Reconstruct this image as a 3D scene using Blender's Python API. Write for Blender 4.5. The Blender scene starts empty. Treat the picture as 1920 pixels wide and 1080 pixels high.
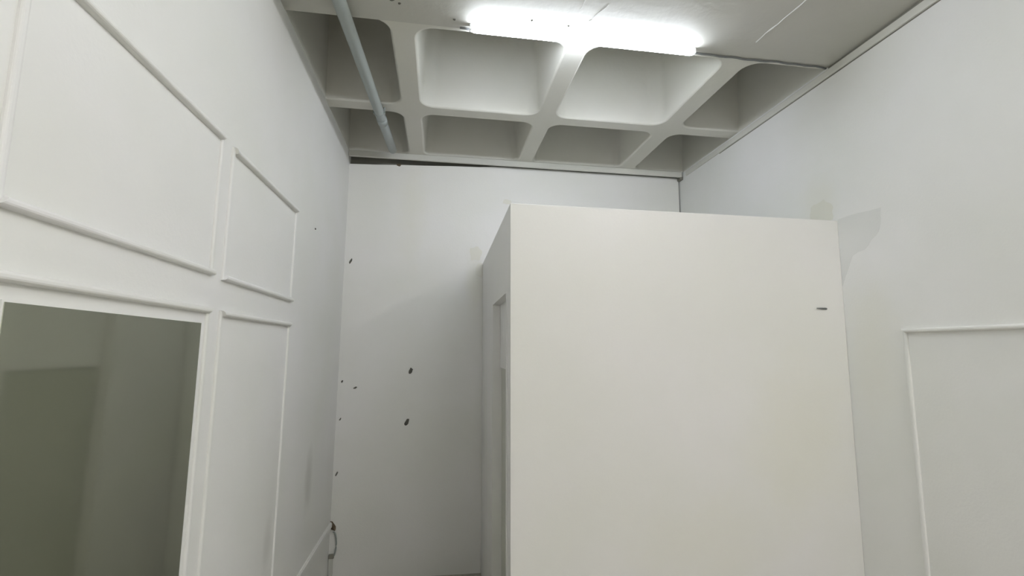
import bpy, bmesh, math, random
from mathutils import Vector, Matrix
random.seed(7)
SC = bpy.context.scene
COL = SC.collection

# ------------------------------------------------------------------ camera
XL, XR, YB, YF = -0.76, 2.11, 3.93, -2.6      # left, right, back wall, wall behind the camera
ZC = 3.28                                      # underside of the ribs
F_PX, YAW, PITCH, ROLL = 904.76, 8.503, 7.258, 0.514
cam_data = bpy.data.cameras.new('camera')
cam_data.sensor_width = 36.0
cam_data.lens = 36.0 * F_PX / 1920.0
cam_data.clip_start = 0.02
cam = bpy.data.objects.new('camera', cam_data)
COL.objects.link(cam)
ya, pa, ra = (math.radians(a) for a in (YAW, PITCH, ROLL))
fw = Vector((math.sin(ya) * math.cos(pa), math.cos(ya) * math.cos(pa), math.sin(pa)))
r0 = Vector((math.cos(ya), -math.sin(ya), 0)); u0 = r0.cross(fw)
rt = r0 * math.cos(ra) + u0 * math.sin(ra); up = -r0 * math.sin(ra) + u0 * math.cos(ra)
mw = Matrix((rt, up, -fw)).transposed().to_4x4()
mw.translation = Vector((0, 0, 1.70))
cam.matrix_world = mw
SC.camera = cam

# ------------------------------------------------------------------ world, exposure
w = bpy.data.worlds.new('world'); SC.world = w; w.use_nodes = True
w.node_tree.nodes['Background'].inputs[0].default_value = (0.5, 0.52, 0.5, 1)
w.node_tree.nodes['Background'].inputs[1].default_value = 0.02
SC.view_settings.view_transform = 'Standard'
SC.view_settings.look = 'None'
SC.view_settings.gamma = 1.0
SC.view_settings.use_curve_mapping = False
SC.view_settings.exposure = 0.07
LAMP_COOL = (0.84, 0.90, 1.0)      # colour of the tubes
LAMP_POWER = 82.0                  # tube in view
LAMP_POWER_REAR = 150.0             # tubes over the camera's half of the room

# ------------------------------------------------------------------ materials
def paint(name, col, rough=0.55, var=0.035, bump=0.06, scale=90, tint=(0.99, 1.0, 0.965), spec=0.35):
    m = bpy.data.materials.new(name); m.use_nodes = True
    nt = m.node_tree; N = nt.nodes; L = nt.links
    b = N['Principled BSDF']; b.inputs['Roughness'].default_value = rough
    b.inputs['Specular IOR Level'].default_value = spec
    tc = N.new('ShaderNodeTexCoord')
    n1 = N.new('ShaderNodeTexNoise'); n1.inputs['Scale'].default_value = 1.3; n1.inputs['Detail'].default_value = 4
    n2 = N.new('ShaderNodeTexNoise'); n2.inputs['Scale'].default_value = scale; n2.inputs['Detail'].default_value = 3
    L.new(tc.outputs['Object'], n1.inputs['Vector']); L.new(tc.outputs['Object'], n2.inputs['Vector'])
    ramp = N.new('ShaderNodeValToRGB')
    ramp.color_ramp.elements[0].position = 0.35; ramp.color_ramp.elements[1].position = 0.65
    d = tuple(c * (1 - var) * t for c, t in zip(col, tint))
    ramp.color_ramp.elements[0].color = (*d, 1); ramp.color_ramp.elements[1].color = (*col, 1)
    L.new(n1.outputs['Fac'], ramp.inputs['Fac']); L.new(ramp.outputs['Color'], b.inputs['Base Color'])
    bp = N.new('ShaderNodeBump'); bp.inputs['Strength'].default_value = bump; bp.inputs['Distance'].default_value = 0.01
    L.new(n2.outputs['Fac'], bp.inputs['Height']); L.new(bp.outputs['Normal'], b.inputs['Normal'])
    return m

def stain(m, spots):
    """marks with a shape of their own: (centre, radii, colour, strength) in metres of the room"""
    nt = m.node_tree; N = nt.nodes; L = nt.links; b = N['Principled BSDF']
    src = b.inputs['Base Color'].links[0].from_socket
    geo = N.new('ShaderNodeNewGeometry')
    wob = N.new('ShaderNodeTexNoise'); wob.inputs['Scale'].default_value = 6; wob.inputs['Detail'].default_value = 5
    L.new(geo.outputs['Position'], wob.inputs['Vector'])
    for c, r, col, k in spots:
        sub = N.new('ShaderNodeVectorMath'); sub.operation = 'SUBTRACT'; sub.inputs[1].default_value = c
        L.new(geo.outputs['Position'], sub.inputs[0])
        div = N.new('ShaderNodeVectorMath'); div.operation = 'DIVIDE'; div.inputs[1].default_value = r
        L.new(sub.outputs[0], div.inputs[0])
        ln = N.new('ShaderNodeVectorMath'); ln.operation = 'LENGTH'; L.new(div.outputs[0], ln.inputs[0])
        ad = N.new('ShaderNodeMath'); ad.operation = 'ADD'; L.new(ln.outputs['Value'], ad.inputs[0]); L.new(wob.outputs['Fac'], ad.inputs[1])
        mr = N.new('ShaderNodeMapRange'); mr.interpolation_type = 'SMOOTHSTEP'
        mr.inputs['From Min'].default_value = 1.6; mr.inputs['From Max'].default_value = 0.6
        mr.inputs['To Min'].default_value = 0.0; mr.inputs['To Max'].default_value = k
        L.new(ad.outputs[0], mr.inputs['Value'])
        mx = N.new('ShaderNodeMixRGB'); mx.inputs['Color2'].default_value = (*col, 1)
        L.new(mr.outputs[0], mx.inputs['Fac']); L.new(src, mx.inputs['Color1']); src = mx.outputs['Color']
    L.new(src, b.inputs['Base Color'])

def glow(name, col, power):
    m = bpy.data.materials.new(name); m.use_nodes = True
    b = m.node_tree.nodes['Principled BSDF']
    b.inputs['Base Color'].default_value = (0.9, 0.9, 0.9, 1)
    b.inputs['Emission Color'].default_value = (*col, 1)
    b.inputs['Emission Strength'].default_value = power
    return m

WALL = paint('white_wall_paint', (0.86, 0.855, 0.84))
WALLB = paint('white_back_wall_paint', (0.85, 0.84, 0.815), var=0.04)
BOXM = paint('satin_white_partition_paint', (0.835, 0.825, 0.81), rough=0.42, var=0.02, bump=0.03, spec=0.45)
CEIL = paint('painted_concrete', (0.65, 0.635, 0.575), rough=0.6, var=0.06, bump=0.16, scale=22)
TRIM = paint('white_trim_paint', (0.85, 0.845, 0.83), rough=0.5, var=0.02, bump=0.02)
FLOOR = paint('grey_cement_floor', (0.47, 0.435, 0.375), rough=0.5, var=0.2, bump=0.1, scale=14)
GALV = paint('grey_painted_steel', (0.37, 0.405, 0.395), rough=0.4, var=0.12, bump=0.03, spec=0.5)
DARK = paint('dark_grit', (0.15, 0.145, 0.125), rough=0.9, var=0.3, bump=0.3, scale=200)
BROWN = paint('brown_rubble', (0.17, 0.13, 0.085), rough=0.9, var=0.4, bump=0.4, scale=150)
CABLE = paint('dark_grey_cable', (0.17, 0.175, 0.175), rough=0.5, var=0.2, bump=0.05)
GAP = paint('bare_concrete_and_gap_shade', (0.30, 0.29, 0.25), rough=0.9, var=0.3, bump=0.3, scale=40)
PATCH_Y = paint('yellowish_filler', (0.81, 0.795, 0.72), rough=0.7, var=0.05)
PATCH_G = paint('grey_patch', (0.785, 0.785, 0.765), rough=0.7, var=0.05)
PALE = paint('pale_filler', (0.84, 0.84, 0.82), rough=0.6, var=0.02)
SMUDGE = paint('grey_smudge', (0.63, 0.625, 0.59), rough=0.7, var=0.06)
PLASTIC = paint('white_lamp_plastic', (0.82, 0.83, 0.84), rough=0.4, var=0.01, bump=0.0)
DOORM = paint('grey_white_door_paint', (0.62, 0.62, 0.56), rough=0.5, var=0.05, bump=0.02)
WALLR = paint('white_right_wall_paint', (0.86, 0.855, 0.84))
YEL, GRY = (0.80, 0.79, 0.70), (0.55, 0.545, 0.51)
stain(WALL, [((XL, 3.20, 0.90), (0.3, 0.10, 0.22), GRY, 0.5), ((XL, 2.50, 0.80), (0.3, 0.07, 0.16), GRY, 0.35)])
stain(WALLR, [((XR, 2.10, 1.72), (0.3, 0.18, 0.5), YEL, 0.5), ((XR, 2.38, 2.55), (0.3, 0.16, 0.2), YEL, 0.6)])
stain(WALLB, [((-0.25, YB, 2.85), (0.16, 0.3, 0.6), YEL, 0.6), ((0.28, YB, 2.25), (0.10, 0.3, 0.35), YEL, 0.7)])
stain(BOXM, [((1.80, 2.25, 1.25), (0.35, 0.1, 0.5), YEL, 0.6), ((1.25, 2.25, 0.8), (0.5, 0.1, 0.3), YEL, 0.4)])
BATTEN = paint('aged_white_batten_paint', (0.70, 0.69, 0.64), rough=0.5, var=0.06, bump=0.04)
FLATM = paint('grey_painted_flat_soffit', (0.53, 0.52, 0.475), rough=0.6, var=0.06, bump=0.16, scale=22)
MIRROR = bpy.data.materials.new('green_tinted_mirror'); MIRROR.use_nodes = True
_b = MIRROR.node_tree.nodes['Principled BSDF']
_b.inputs['Base Color'].default_value = (0.60, 0.62, 0.52, 1)
_b.inputs['Metallic'].default_value = 1.0; _b.inputs['Roughness'].default_value = 0.06
TUBE = glow('lit_tube_diffuser', LAMP_COOL, LAMP_POWER)
TUBE_R = glow('lit_tube_diffuser_rear', (1.0, 0.985, 0.985), LAMP_POWER_REAR)

# ------------------------------------------------------------------ helpers
def tag(o, label=None, cat=None, group=None, kind=None):
    if label: o['label'] = label
    if cat: o['category'] = cat
    if group: o['group'] = group
    if kind: o['kind'] = kind
    return o

def obj(name, bm, mat, parent=None, smooth=False, bevel=0.0):
    bmesh.ops.recalc_face_normals(bm, faces=bm.faces[:])
    me = bpy.data.meshes.new(name); bm.to_mesh(me); bm.free()
    me.materials.append(mat)
    if smooth:
        for p in me.polygons: p.use_smooth = True
    o = bpy.data.objects.new(name, me); COL.objects.link(o)
    if parent is not None: o.parent = parent
    if bevel:
        md = o.modifiers.new('bevel', 'BEVEL'); md.width = bevel; md.segments = 2; md.limit_method = 'ANGLE'
    return o

def empty(name):
    o = bpy.data.objects.new(name, None); COL.objects.link(o); return o

def add_box(bm, a, b):
    vs = [bm.verts.new((x, y, z)) for x in (a[0], b[0]) for y in (a[1], b[1]) for z in (a[2], b[2])]
    for f in ((0, 1, 3, 2), (4, 6, 7, 5), (0, 4, 5, 1), (2, 3, 7, 6), (0, 2, 6, 4), (1, 5, 7, 3)):
        bm.faces.new([vs[i] for i in f])
    return vs

def box(name, a, b, mat, parent=None, bevel=0.0):
    bm = bmesh.new(); add_box(bm, a, b); return obj(name, bm, mat, parent, bevel=bevel)

def add_prism(bm, pts, off):
    """polygon (list of 3-D points) extruded by the vector off"""
    off = Vector(off)
    lo = [bm.verts.new(p) for p in pts]; hi = [bm.verts.new(Vector(p) + off) for p in pts]
    bm.faces.new(lo); bm.faces.new(hi[::-1])
    n = len(pts)
    for i in range(n):
        bm.faces.new((lo[i], lo[(i + 1) % n], hi[(i + 1) % n], hi[i]))

def add_tube(bm, path, r, seg=14, cap=True):
    path = [Vector(p) for p in path]; rings = []
    for i, p in enumerate(path):
        t = (path[min(i + 1, len(path) - 1)] - path[max(i - 1, 0)]).normalized()
        a = t.cross(Vector((0, 0, 1)))
        if a.length < 0.05: a = t.cross(Vector((1, 0, 0)))
        a.normalize(); b = t.cross(a)
        rr = r[i] if isinstance(r, (list, tuple)) else r
        rings.append([bm.verts.new(p + (a * math.cos(k * 2 * math.pi / seg) + b * math.sin(k * 2 * math.pi / seg)) * rr) for k in range(seg)])
    for A, B in zip(rings, rings[1:]):
        for k in range(seg): bm.faces.new((A[k], A[(k + 1) % seg], B[(k + 1) % seg], B[k]))
    if cap: bm.faces.new(rings[0][::-1]); bm.faces.new(rings[-1])

def blob(name, centre, normal_axis, size, depth, mat, parent, n=12, tail=0.0):
    """low irregular dome lying on a wall; normal_axis gives the outward direction"""
    bm = bmesh.new(); nrm = Vector(normal_axis)
    u = Vector((0, 0, 1)) if abs(nrm.z) < 0.5 else Vector((0, 1, 0)); v = nrm.cross(u)
    c = Vector(centre); rings = []
    jit = [random.uniform(0.75, 1.2) for _ in range(n)]
    for s, h in ((1.0, 0.0), (0.8, 0.6), (0.4, 1.0)):
        ring = []
        for k in range(n):
            a = 2 * math.pi * k / n
            du = math.sin(a) * size[1] * jit[k] * s; dv = math.cos(a) * size[0] * jit[k] * s
            dv += du * tail
            ring.append(bm.verts.new(c + u * du + v * dv + nrm * depth * h))
        rings.append(ring)
    for A, B in zip(rings, rings[1:]):
        for k in range(n): bm.faces.new((A[k], A[(k + 1) % n], B[(k + 1) % n], B[k]))
    bm.faces.new(rings[-1]); bm.faces.new(rings[0][::-1])
    return obj(name, bm, mat, parent, smooth=True)

# ------------------------------------------------------------------ the room shell
floor = box('floor', (XL - 0.2, YF - 0.2, -0.1), (XR + 0.2, YB + 0.25, 0.0), FLOOR)
tag(floor, 'dark grey cement floor along the foot of the back wall', 'floor', kind='structure')
wall_left = box('wall_left', (XL - 0.2, YF - 0.2, 0), (XL, YB + 0.25, 3.95), WALL)
tag(wall_left, 'tall white wall carrying the panel mouldings and the mirror', 'wall', kind='structure')
wall_right = box('wall_right', (XR, YF - 0.2, 0), (XR + 0.2, YB + 0.25, 3.95), WALLR)
tag(wall_right, 'tall white wall that the white cubicle is built against', 'wall', kind='structure')
wall_front = box('wall_front', (XL, YF - 0.2, 0), (XR, YF, 3.95), WALL)
tag(wall_front, 'white end wall facing the cubicle', 'wall', kind='structure')

# back wall: plaster face whose top edge falls short under the batten towards the left wall
bm = bmesh.new()
top = [(-0.76, 3.190), (-0.55, 3.196), (-0.36, 3.206), (-0.15, 3.214), (0.10, 3.226), (0.30, 3.232), (0.42, 3.245), (1.2, 3.245), (2.097, 3.245)]
pts = [(XL, YB, 0), (2.097, YB, 0)] + [(x, YB, z) for x, z in reversed(top)]
add_prism(bm, pts, (0, 0.05, 0))
wall_back = obj('wall_back', bm, WALLB)
tag(wall_back, 'white plastered back wall with screw holes behind the cubicle', 'wall', kind='structure')
box('beam', (XL, YB + 0.05, 0), (XR, YB + 0.25, 3.95), GAP, wall_back)

# ------------------------------------------------------------------ ceiling: flat slab and waffle coffers
FLAT_Z, EDGE = ZC - 0.004, 2.225
ceiling = box('ceiling', (XL, YF, FLAT_Z), (XR, EDGE, 3.60), FLATM)
tag(ceiling, 'flat concrete ceiling running into a waffle slab of deep coffers', 'ceiling', kind='structure')

def loop(x0, x1, y0, y1, rad, z, n=7):
    out = []
    for (cx, cy, sx, sy, a0), r in zip(((x1, y1, -1, -1, 0), (x0, y1, 1, -1, 90), (x0, y0, 1, 1, 180), (x1, y0, -1, 1, 270)), rad):
        r = max(r, 0.0005)
        for k in range(n):
            a = math.radians(a0 + 90 * k / (n - 1))
            out.append((cx + sx * r + r * math.cos(a), cy + sy * r + r * math.sin(a), z))
    return out

def cell(ox, oy, cx, cy, rads, walls, depth=0.60):
    """ox/oy: outer field (rib centre to rib centre), cx/cy: opening, rads: corner radii (+x+y, -x+y, -x-y, +x-y), walls: sides (x0,x1,y0,y1) that are cut by a wall"""
    e = lambda k: 0.0 if walls[k] else 1.0
    prof = [(-0.012, 0.0), (-0.004, 0.004), (0.0, 0.012), (0.030, depth - 0.06), (0.038, depth - 0.025), (0.060, depth - 0.006), (0.095, depth)]
    bm = bmesh.new(); rings = []
    for ins, h in prof:
        rr = [max(0.0, r + (0.012 if ins < 0 else 0) + (0.02 if h > 0.3 and r else 0)) for r in rads]
        rings.append([bm.verts.new(p) for p in loop(cx[0] + ins * e(0), cx[1] - ins * e(1), cy[0] + ins * e(2), cy[1] - ins * e(3), rr, ZC + h)])
    n = len(rings[0])
    for A, B in zip(rings, rings[1:]):
        for k in range(n): bm.faces.new((A[k], A[(k + 1) % n], B[(k + 1) % n], B[k]))
    bm.faces.new(rings[-1])
    o = obj('coffer', bm, CEIL, ceiling)
    for p in o.data.polygons: p.use_smooth = len(p.vertices) == 4
    # rib undersides around the opening
    bm = bmesh.new()
    inn = [bm.verts.new(v) for v in loop(cx[0] - 0.012 * e(0), cx[1] + 0.012 * e(1), cy[0] - 0.012 * e(2), cy[1] + 0.012 * e(3), [r + 0.012 for r in rads], ZC)]
    oc = [bm.verts.new((x, y, ZC)) for x, y in ((ox[1], oy[1]), (ox[0], oy[1]), (ox[0], oy[0]), (ox[1], oy[0]))]
    m = n // 4
    for c in range(4):
        for k in range(m - 1): bm.faces.new((inn[c * m + k], inn[c * m + k + 1], oc[c]))
        a, b = inn[c * m + m - 1], inn[((c + 1) * m) % n]
        bm.faces.new((a, b, oc[(c + 1) % 4], oc[c]))
    obj('rib', bm, CEIL, ceiling)

RA, RB = 0.085, 0.075
rows = [((EDGE - 0.06, 3.11), (2.262, 3.05)), ((3.11, 3.89), (3.17, 3.865))]
cols = [((XL, -0.22), (XL + 0.002, -0.285), 'L'), ((-0.22, 0.678), (-0.155, 0.615), 'M'),
        ((0.678, 1.58), (0.742, 1.51), 'M'), ((1.58, XR), (1.65, XR - 0.002), 'R')]
for ri, (oy, cy) in enumerate(rows):
    for ox, cx, side in cols:
        rr = [RA, RA, RA, RA] if ri == 0 else [0.06, 0.06, RB, RB]
        if side == 'L': rr[1] = rr[2] = 0.0
        if side == 'R': rr[0] = rr[3] = 0.0
        cyy = (2.228, cy[1]) if (ri == 0 and side == 'L') else cy
        cell(ox, oy, cx, cyy, rr, (side == 'L', side == 'R', False, False))
box('slab_top', (XL, EDGE, ZC + 0.62), (XR, YB + 0.06, ZC + 0.67), CEIL, ceiling)

def ribbon(name, pts, wdt, mat, parent, z):
    bm = bmesh.new(); L_, R_ = [], []
    P = [Vector((x, y, z)) for x, y in pts]
    for i, p in enumerate(P):
        t = (P[min(i + 1, len(P) - 1)] - P[max(i - 1, 0)]).normalized(); s = Vector((-t.y, t.x, 0)) * wdt * random.uniform(0.35, 1.0) * 0.5
        L_.append(p + s); R_.append(p - s)
    add_prism(bm, L_ + R_[::-1], (0, 0, -0.0015))
    return obj(name, bm, mat, parent)
def jagged(a, b, n, amp):
    return [(a[0] + (b[0] - a[0]) * k / n + random.uniform(-amp, amp), a[1] + (b[1] - a[1]) * k / n + random.uniform(-amp, amp)) for k in range(n + 1)]
ribbon('crack', jagged((0.73, 1.95), (0.665, 2.11), 9, 0.006), 0.006, SMUDGE, ceiling, FLAT_Z)
ribbon('crack', jagged((0.625, 1.86), (0.61, 2.0), 7, 0.004), 0.005, SMUDGE, ceiling, FLAT_Z)
ribbon('filler_line', jagged((1.60, 1.72), (1.565, 2.09), 10, 0.004), 0.010, PALE, ceiling, FLAT_Z)
for x, y, s in ((-0.255, 2.075, 0.012), (-0.222, 2.093, 0.008), (0.031, 2.163, 0.008), (0.40, 2.11, 0.006), (0.585, 2.12, 0.006)):
    blob('ceiling_plug', (x, y, FLAT_Z), (0, 0, -1), (s, s * 0.7), 0.006, DARK, ceiling, n=8)

# ------------------------------------------------------------------ battens along the wall heads
bm = bmesh.new(); add_box(bm, (XL + 0.002, 3.862, 3.234), (XR - 0.012, 3.886, 3.280))
trim_back = obj('trim_1', bm, BATTEN, bevel=0.003)
tag(trim_back, 'long white batten across the head of the back wall under the coffers', 'batten', kind='structure')
bm = bmesh.new(); add_box(bm, (XR - 0.030, 3.866, 3.212), (XR - 0.002, 3.92, 3.236))
obj('end_block', bm, GAP, trim_back)  # small dark grey block under the batten's right end
blob('screw_head', (-0.368, 3.929, 3.206), (0, -1, 0), (0.022, 0.012), 0.01, BROWN, trim_back)
trim_right = box('trim_2', (XR - 0.014, YF + 0.01, 3.222), (XR - 0.0005, 3.80, 3.262), BATTEN, bevel=0.003)
tag(trim_right, 'white cable batten running along the head of the wall above the cubicle', 'batten', kind='structure')

box('painted_gap_shade', (XR - 0.006, YF + 0.01, 3.2625), (XR - 0.0005, EDGE, 3.2755), GAP, trim_right)  # raised dark strip, its colour paints the shade of the gap over the batten
box('joint_line', (XR - 0.003, YF + 0.01, 3.2175), (XR - 0.0005, 3.3, 3.2215), GAP, trim_right)
# ------------------------------------------------------------------ panel mouldings
PROF = [(0.0, 0.0)] + [(0.010 - 0.010 * math.copysign(abs(math.cos(math.radians(a))) ** 0.75, math.cos(math.radians(a))), 0.002 + 0.0175 * math.sin(math.radians(a)) ** 0.75) for a in range(0, 181, 20)] + [(0.020, 0.0)]
def panel_frame(n, x, sgn, y0, y1, z0, z1, label):
    t = empty('trim_%d' % n); t.location = (x, (y0 + y1) / 2, z0)
    tag(t, label, 'panel moulding', kind='structure')
    C = [lambda o: (y0 + o, z0 + o), lambda o: (y1 - o, z0 + o), lambda o: (y1 - o, z1 - o), lambda o: (y0 + o, z1 - o)]
    for k in range(4):
        bm = bmesh.new(); ends = []
        for c in (C[k], C[(k + 1) % 4]):
            ends.append([bm.verts.new((sgn * h * (0.42 if k in (1, 3) else 1.0), c(o)[0] - (y0 + y1) / 2, c(o)[1] - z0)) for o, h in PROF])
        m = len(PROF)
        for i in range(m): bm.faces.new((ends[0][i], ends[0][(i + 1) % m], ends[1][(i + 1) % m], ends[1][i]))
        bm.faces.new(ends[0]); bm.faces.new(ends[1][::-1])
        obj('moulding_strip', bm, TRIM, t)
    return t
panel_frame(3, XL, 1, 0.914, 1.730, 1.937, 2.426, 'wide white panel moulding frame above the tinted mirror')
panel_frame(4, XL, 1, 1.803, 2.612, 1.932, 2.420, 'upper white moulding frame with empty panel beside the frame above the mirror')
panel_frame(5, XL, 1, 0.914, 1.732, 0.50, 1.829, 'tall white moulding frame enclosing the tinted mirror')
panel_frame(6, XL, 1, 1.810, 2.612, 0.50, 1.826, 'tall white moulding frame with empty panel next to the mirror')
panel_frame(7, XR, -1, 1.10, 1.932, 0.50, 1.811, 'white moulding frame on the wall beside the cubicle front')

# ------------------------------------------------------------------ mirror
mir = empty('wall_mirror'); mir.location = (XL, 1.322, 0.56)
tag(mir, 'green-tinted rectangular mirror fixed inside a wall moulding frame', 'mirror')
o = box('mirror_glass', (0.001, -0.357, 0.0), (0.006, 0.357, 1.215), MIRROR, mir)
bm = bmesh.new()
add_box(bm, (0.0005, -0.361, -0.004), (0.0045, 0.361, 1.219))
obj('backing_board', bm, TRIM, mir)

# ------------------------------------------------------------------ cubicle
cub = empty('cubicle'); tag(cub, 'white cubicle room built into the corner with a narrow side doorway', 'cubicle')
HB, Y0, TH = 2.405, 2.25, 0.062
def sx(y, z): return 0.348 - 0.0096 * z + 0.0105 * (y - Y0)        # its side leans and turns by a hair
def sheared(bm):
    for v in bm.verts: v.co.x = v.co.x + sx(v.co.y, v.co.z)
    return bm
# front wall
bm = bmesh.new()
pts = [(sx(Y0, 0), Y0, 0), (XR - 0.0008, Y0, 0), (XR - 0.0008, Y0, HB), (sx(Y0, HB), Y0, HB)]
add_prism(bm, pts, (0, 0.07, 0))
obj('front_wall', bm, BOXM, cub, bevel=0.0015)
# side wall with doorway
D0, D1, DH = 2.392, 3.10, 1.985
bm = bmesh.new()
prof = [(Y0 + 0.071, 0), (D0, 0), (D0, DH), (D1, DH), (D1, 0), (YB - 0.0065, 0), (YB - 0.0065, HB - 0.001), (Y0 + 0.071, HB - 0.001)]
add_prism(bm, [(0, y, z) for y, z in prof], (TH, 0, 0))
obj('side_wall', sheared(bm), BOXM, cub)
# boarded-over head of the doorway, set back in the opening
bm = bmesh.new(); add_box(bm, (TH - 0.012, D0 + 0.001, 1.585), (TH, D1 - 0.001, DH - 0.001))
obj('transom_panel', sheared(bm), BOXM, cub)
# closed door leaf, set deeper than the transom
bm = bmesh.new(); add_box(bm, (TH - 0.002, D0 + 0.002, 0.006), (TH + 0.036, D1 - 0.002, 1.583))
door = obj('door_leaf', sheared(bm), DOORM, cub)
bm = bmesh.new(); add_tube(bm, [(sx(2.47, 1.0) + TH - 0.003, 2.47, 1.0), (sx(2.47, 1.0) + TH - 0.02, 2.47, 1.0)], 0.016, 14)
obj('door_knob', bm, GALV, door, smooth=True)
# thin casing bead down the near edge of the doorway
bm = bmesh.new(); add_box(bm, (-0.004, D0 - 0.03, 0.0), (0.0, D0, DH + 0.0))
obj('door_bead', sheared(bm), TRIM, cub)
# roof, set just below the rim
box('roof', (0.42, Y0 + 0.072, HB - 0.08), (XR - 0.0008, YB - 0.0065, HB - 0.02), BOXM, cub)

# nail in the front of the cubicle
nail = empty('nail'); nail.location = (1.997, Y0, 1.926)
tag(nail, 'short dark nail sticking out of the cubicle front near the wall', 'nail')
bm = bmesh.new(); add_tube(bm, [(0.004, 0.001, 0), (-0.02, -0.008, 0), (-0.058, -0.011, 0.001)], [0.005, 0.0045, 0.002], 8)
obj('shank', bm, CABLE, nail, smooth=True)
bm = bmesh.new(); add_tube(bm, [(0.006, -0.0005, 0), (-0.006, -0.004, 0)], 0.0055, 10)
obj('root', bm, CABLE, nail)

# ------------------------------------------------------------------ tube lamps
def tube_lamp(name, x0, x1, y, mat, label, group=None):
    t = empty(name); t.location = ((x0 + x1) / 2, y, FLAT_Z); h = (x1 - x0) / 2
    tag(t, label, 'lamp', group)
    bm = bmesh.new(); add_box(bm, (-h + 0.01, -0.012, -0.007), (h - 0.01, 0.012, -0.0005))
    obj('mounting_rail', bm, PLASTIC, t, bevel=0.002)
    bm = bmesh.new()
    add_tube(bm, [(-h + 0.004, 0, -0.0225), (-h + 0.010, 0, -0.0225), (-h + 0.02, 0, -0.0225), (h - 0.02, 0, -0.0225), (h - 0.010, 0, -0.0225), (h - 0.004, 0, -0.0225)],
             [0.009, 0.0135, 0.016, 0.016, 0.0135, 0.009], 20)
    obj('diffuser_tube', bm, mat, t, smooth=True)
    for s in (-1, 1):
        bm = bmesh.new(); add_box(bm, (s * h - 0.006, -0.012, -0.032), (s * h + 0.006, 0.012, -0.001))
        obj('end_cap', bm, PLASTIC, t, bevel=0.003)
    return t
tube_lamp('tube_lamp', 0.112, 1.282, 2.190, TUBE, 'lit white tube lamp mounted at the edge of the waffle coffers')
tube_lamp('tube_lamp', 0.80, 1.95, -1.20, TUBE_R, 'lit white tube lamp crossing the flat ceiling away from the coffers')
side_lamp = tube_lamp('tube_lamp', -0.575, 0.575, 0, TUBE_R, 'lit white tube lamp running beside the wall with the long cable batten')
side_lamp.location = (1.86, -0.35, FLAT_Z); side_lamp.rotation_euler = (0, 0, math.pi / 2)

# cable feeding the lamp, pinned along the edge of the flat ceiling
bm = bmesh.new(); path = []
for k in range(61):
    x = 0.06 + (XR - 0.02 - 0.06) * k / 60
    path.append((x, 2.212 + 0.010 * (x / 2.1) + 0.0025 * math.sin(k * 1.7) + 0.002 * math.sin(k * 0.45), FLAT_Z - 0.0065 + 0.0015 * math.sin(k * 0.9)))
add_tube(bm, path, 0.005, 8)
cable = obj('lamp_cable', bm, CABLE, smooth=True)
tag(cable, 'thin dark cable pinned along the ceiling edge behind the tube lamp', 'cable')

# ------------------------------------------------------------------ conduit pipe under the ribs
pipe = empty('conduit_pipe'); tag(pipe, 'grey steel conduit pipe slung under the ceiling ribs near the mirror wall', 'pipe')
def px(y): return -0.4415 + (y - 2.9) * 0.052
zc = 3.243
bm = bmesh.new()
path = [(px(y), y, zc) for y in (YF + 0.02, 0, 1.5, 2.3, 2.9, 3.18, 3.4, 3.715)]
add_tube(bm, path, 0.031, 18); obj('tube', bm, GALV, pipe, smooth=True)
bm = bmesh.new(); add_tube(bm, [(px(3.19), 3.19, zc), (px(3.255), 3.255, zc)], 0.0345, 18)
obj('coupling', bm, GALV, pipe, smooth=True)
for y in (0.6, 1.7, 3.11):
    bm = bmesh.new()
    for s in (-1, 1): add_box(bm, (px(y) + s * 0.034 - 0.003, y - 0.012, zc - 0.01), (px(y) + s * 0.034 + 0.003, y + 0.012, FLAT_Z - 0.0005))
    add_tube(bm, [(px(y), y - 0.012, zc), (px(y), y + 0.012, zc)], 0.0335, 18)
    obj('saddle_clip', bm, GALV, pipe)

# ------------------------------------------------------------------ low cable duct and the loose loop in the corner
duct = empty('cable_duct'); duct.location = (XL, 3.0, 0.40)
tag(duct, 'thin white cable duct running low along the mirror wall to the corner', 'cable duct')
bm = bmesh.new(); add_box(bm, (0.0005, -2.2, -0.014), (0.016, 0.915, 0.014)); obj('duct_body', bm, TRIM, duct, bevel=0.002)
bm = bmesh.new(); add_box(bm, (0.0005, -2.2, 0.0145), (0.011, 0.915, 0.020)); obj('duct_lid', bm, WALLB, duct)
lp = empty('loose_cable'); lp.location = (XL, YB, 0.0)
tag(lp, 'pale grey loop of cable dropping down the corner of the back wall', 'cable')
blob('broken_plaster', (0.020, -0.002, 0.385), (0, -1, 0), (0.022, 0.035), 0.016, BROWN, lp, tail=0.5)
bm = bmesh.new()
path = []
for k in range(17):
    a = math.radians(100 - 230 * k / 16)
    path.append((0.028 + 0.024 * math.cos(a), -0.012, 0.262 + 0.088 * math.sin(a)))
add_tube(bm, path, 0.0055, 8); obj('cable_loop', bm, GALV, lp, smooth=True)
bm = bmesh.new(); add_box(bm, (0.006, -0.016, 0.012), (0.034, -0.001, 0.165)); obj('drop_duct', bm, SMUDGE, lp, bevel=0.002)
bm = bmesh.new(); add_box(bm, (0.004, -0.022, 0.165), (0.040, -0.001, 0.195)); obj('clamp', bm, GAP, lp, bevel=0.003)

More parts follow.
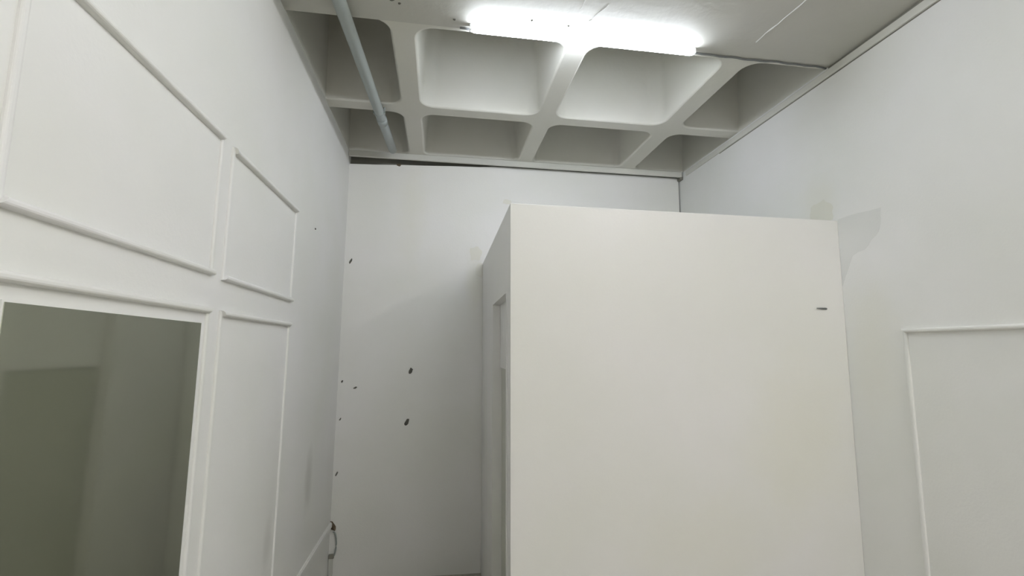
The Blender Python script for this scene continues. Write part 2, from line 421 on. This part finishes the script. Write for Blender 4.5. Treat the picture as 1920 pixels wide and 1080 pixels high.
# ------------------------------------------------------------------ holes, plugs, filler and grey patches
for x, z, a, b, t in ((-0.214, 1.527, 0.017, 0.022, -0.3), (-0.229, 1.134, 0.016, 0.024, -0.35), (-0.710, 2.388, 0.009, 0.022, -0.4), (-0.728, 1.445, 0.007, 0.010, -0.4),
                      (-0.629, 1.396, 0.012, 0.008, -0.6), (-0.728, 1.161, 0.006, 0.010, -0.5), (-0.733, 0.762, 0.006, 0.018, -0.4)):
    blob('screw_hole', (x, YB - 0.0005, z), (0, -1, 0), (a, b), 0.005, DARK, wall_back, tail=t)
blob('screw_hole', (XL + 0.0005, 3.0, 2.414), (1, 0, 0), (0.012, 0.006), 0.005, DARK, wall_left, n=9, tail=0.3)

def patch(name, outline, mat, parent, axis, val, thick):
    """thin skin on a wall: outline in (y, z) for axis 0 or (x, z) for axis 1"""
    bm = bmesh.new(); P = []
    n = len(outline)
    for i in range(n):
        a, b = outline[i], outline[(i + 1) % n]
        for k in range(4):
            f = k / 4; j = 0.006 if k else 0
            u = a[0] + (b[0] - a[0]) * f + random.uniform(-j, j); v = a[1] + (b[1] - a[1]) * f + random.uniform(-j, j)
            P.append((val, u, v) if axis == 0 else (u, val, v))
    add_prism(bm, P, (thick, 0, 0) if axis == 0 else (0, thick, 0))
    return obj(name, bm, mat, parent)
patch('wall_patch', [(2.248, 2.41), (1.99, 2.402), (2.01, 2.29), (2.10, 2.215), (2.17, 2.20), (2.248, 2.05)], PATCH_G, wall_right, 0, XR - 0.0001, -0.0005)  # greyer thin patch beside the cubicle's top corner
patch('wall_patch', [(2.28, 2.42), (2.44, 2.43), (2.43, 2.53), (2.33, 2.55), (2.275, 2.50)], PATCH_Y, wall_right, 0, XR - 0.0001, -0.0005)
patch('wall_patch', [(0.24, 2.43), (0.315, 2.43), (0.335, 2.50), (0.30, 2.545), (0.235, 2.53)], PATCH_Y, wall_back, 1, YB - 0.0002, -0.001)
patch('wall_patch', [(0.28, 2.32), (0.335, 2.28), (0.345, 2.40), (0.30, 2.40)], PATCH_Y, wall_back, 1, YB - 0.0002, -0.001)
patch('wall_patch', [(0.50, 2.925), (0.57, 2.92), (0.575, 2.955), (0.52, 2.965)], PATCH_Y, wall_back, 1, YB - 0.0002, -0.0015)
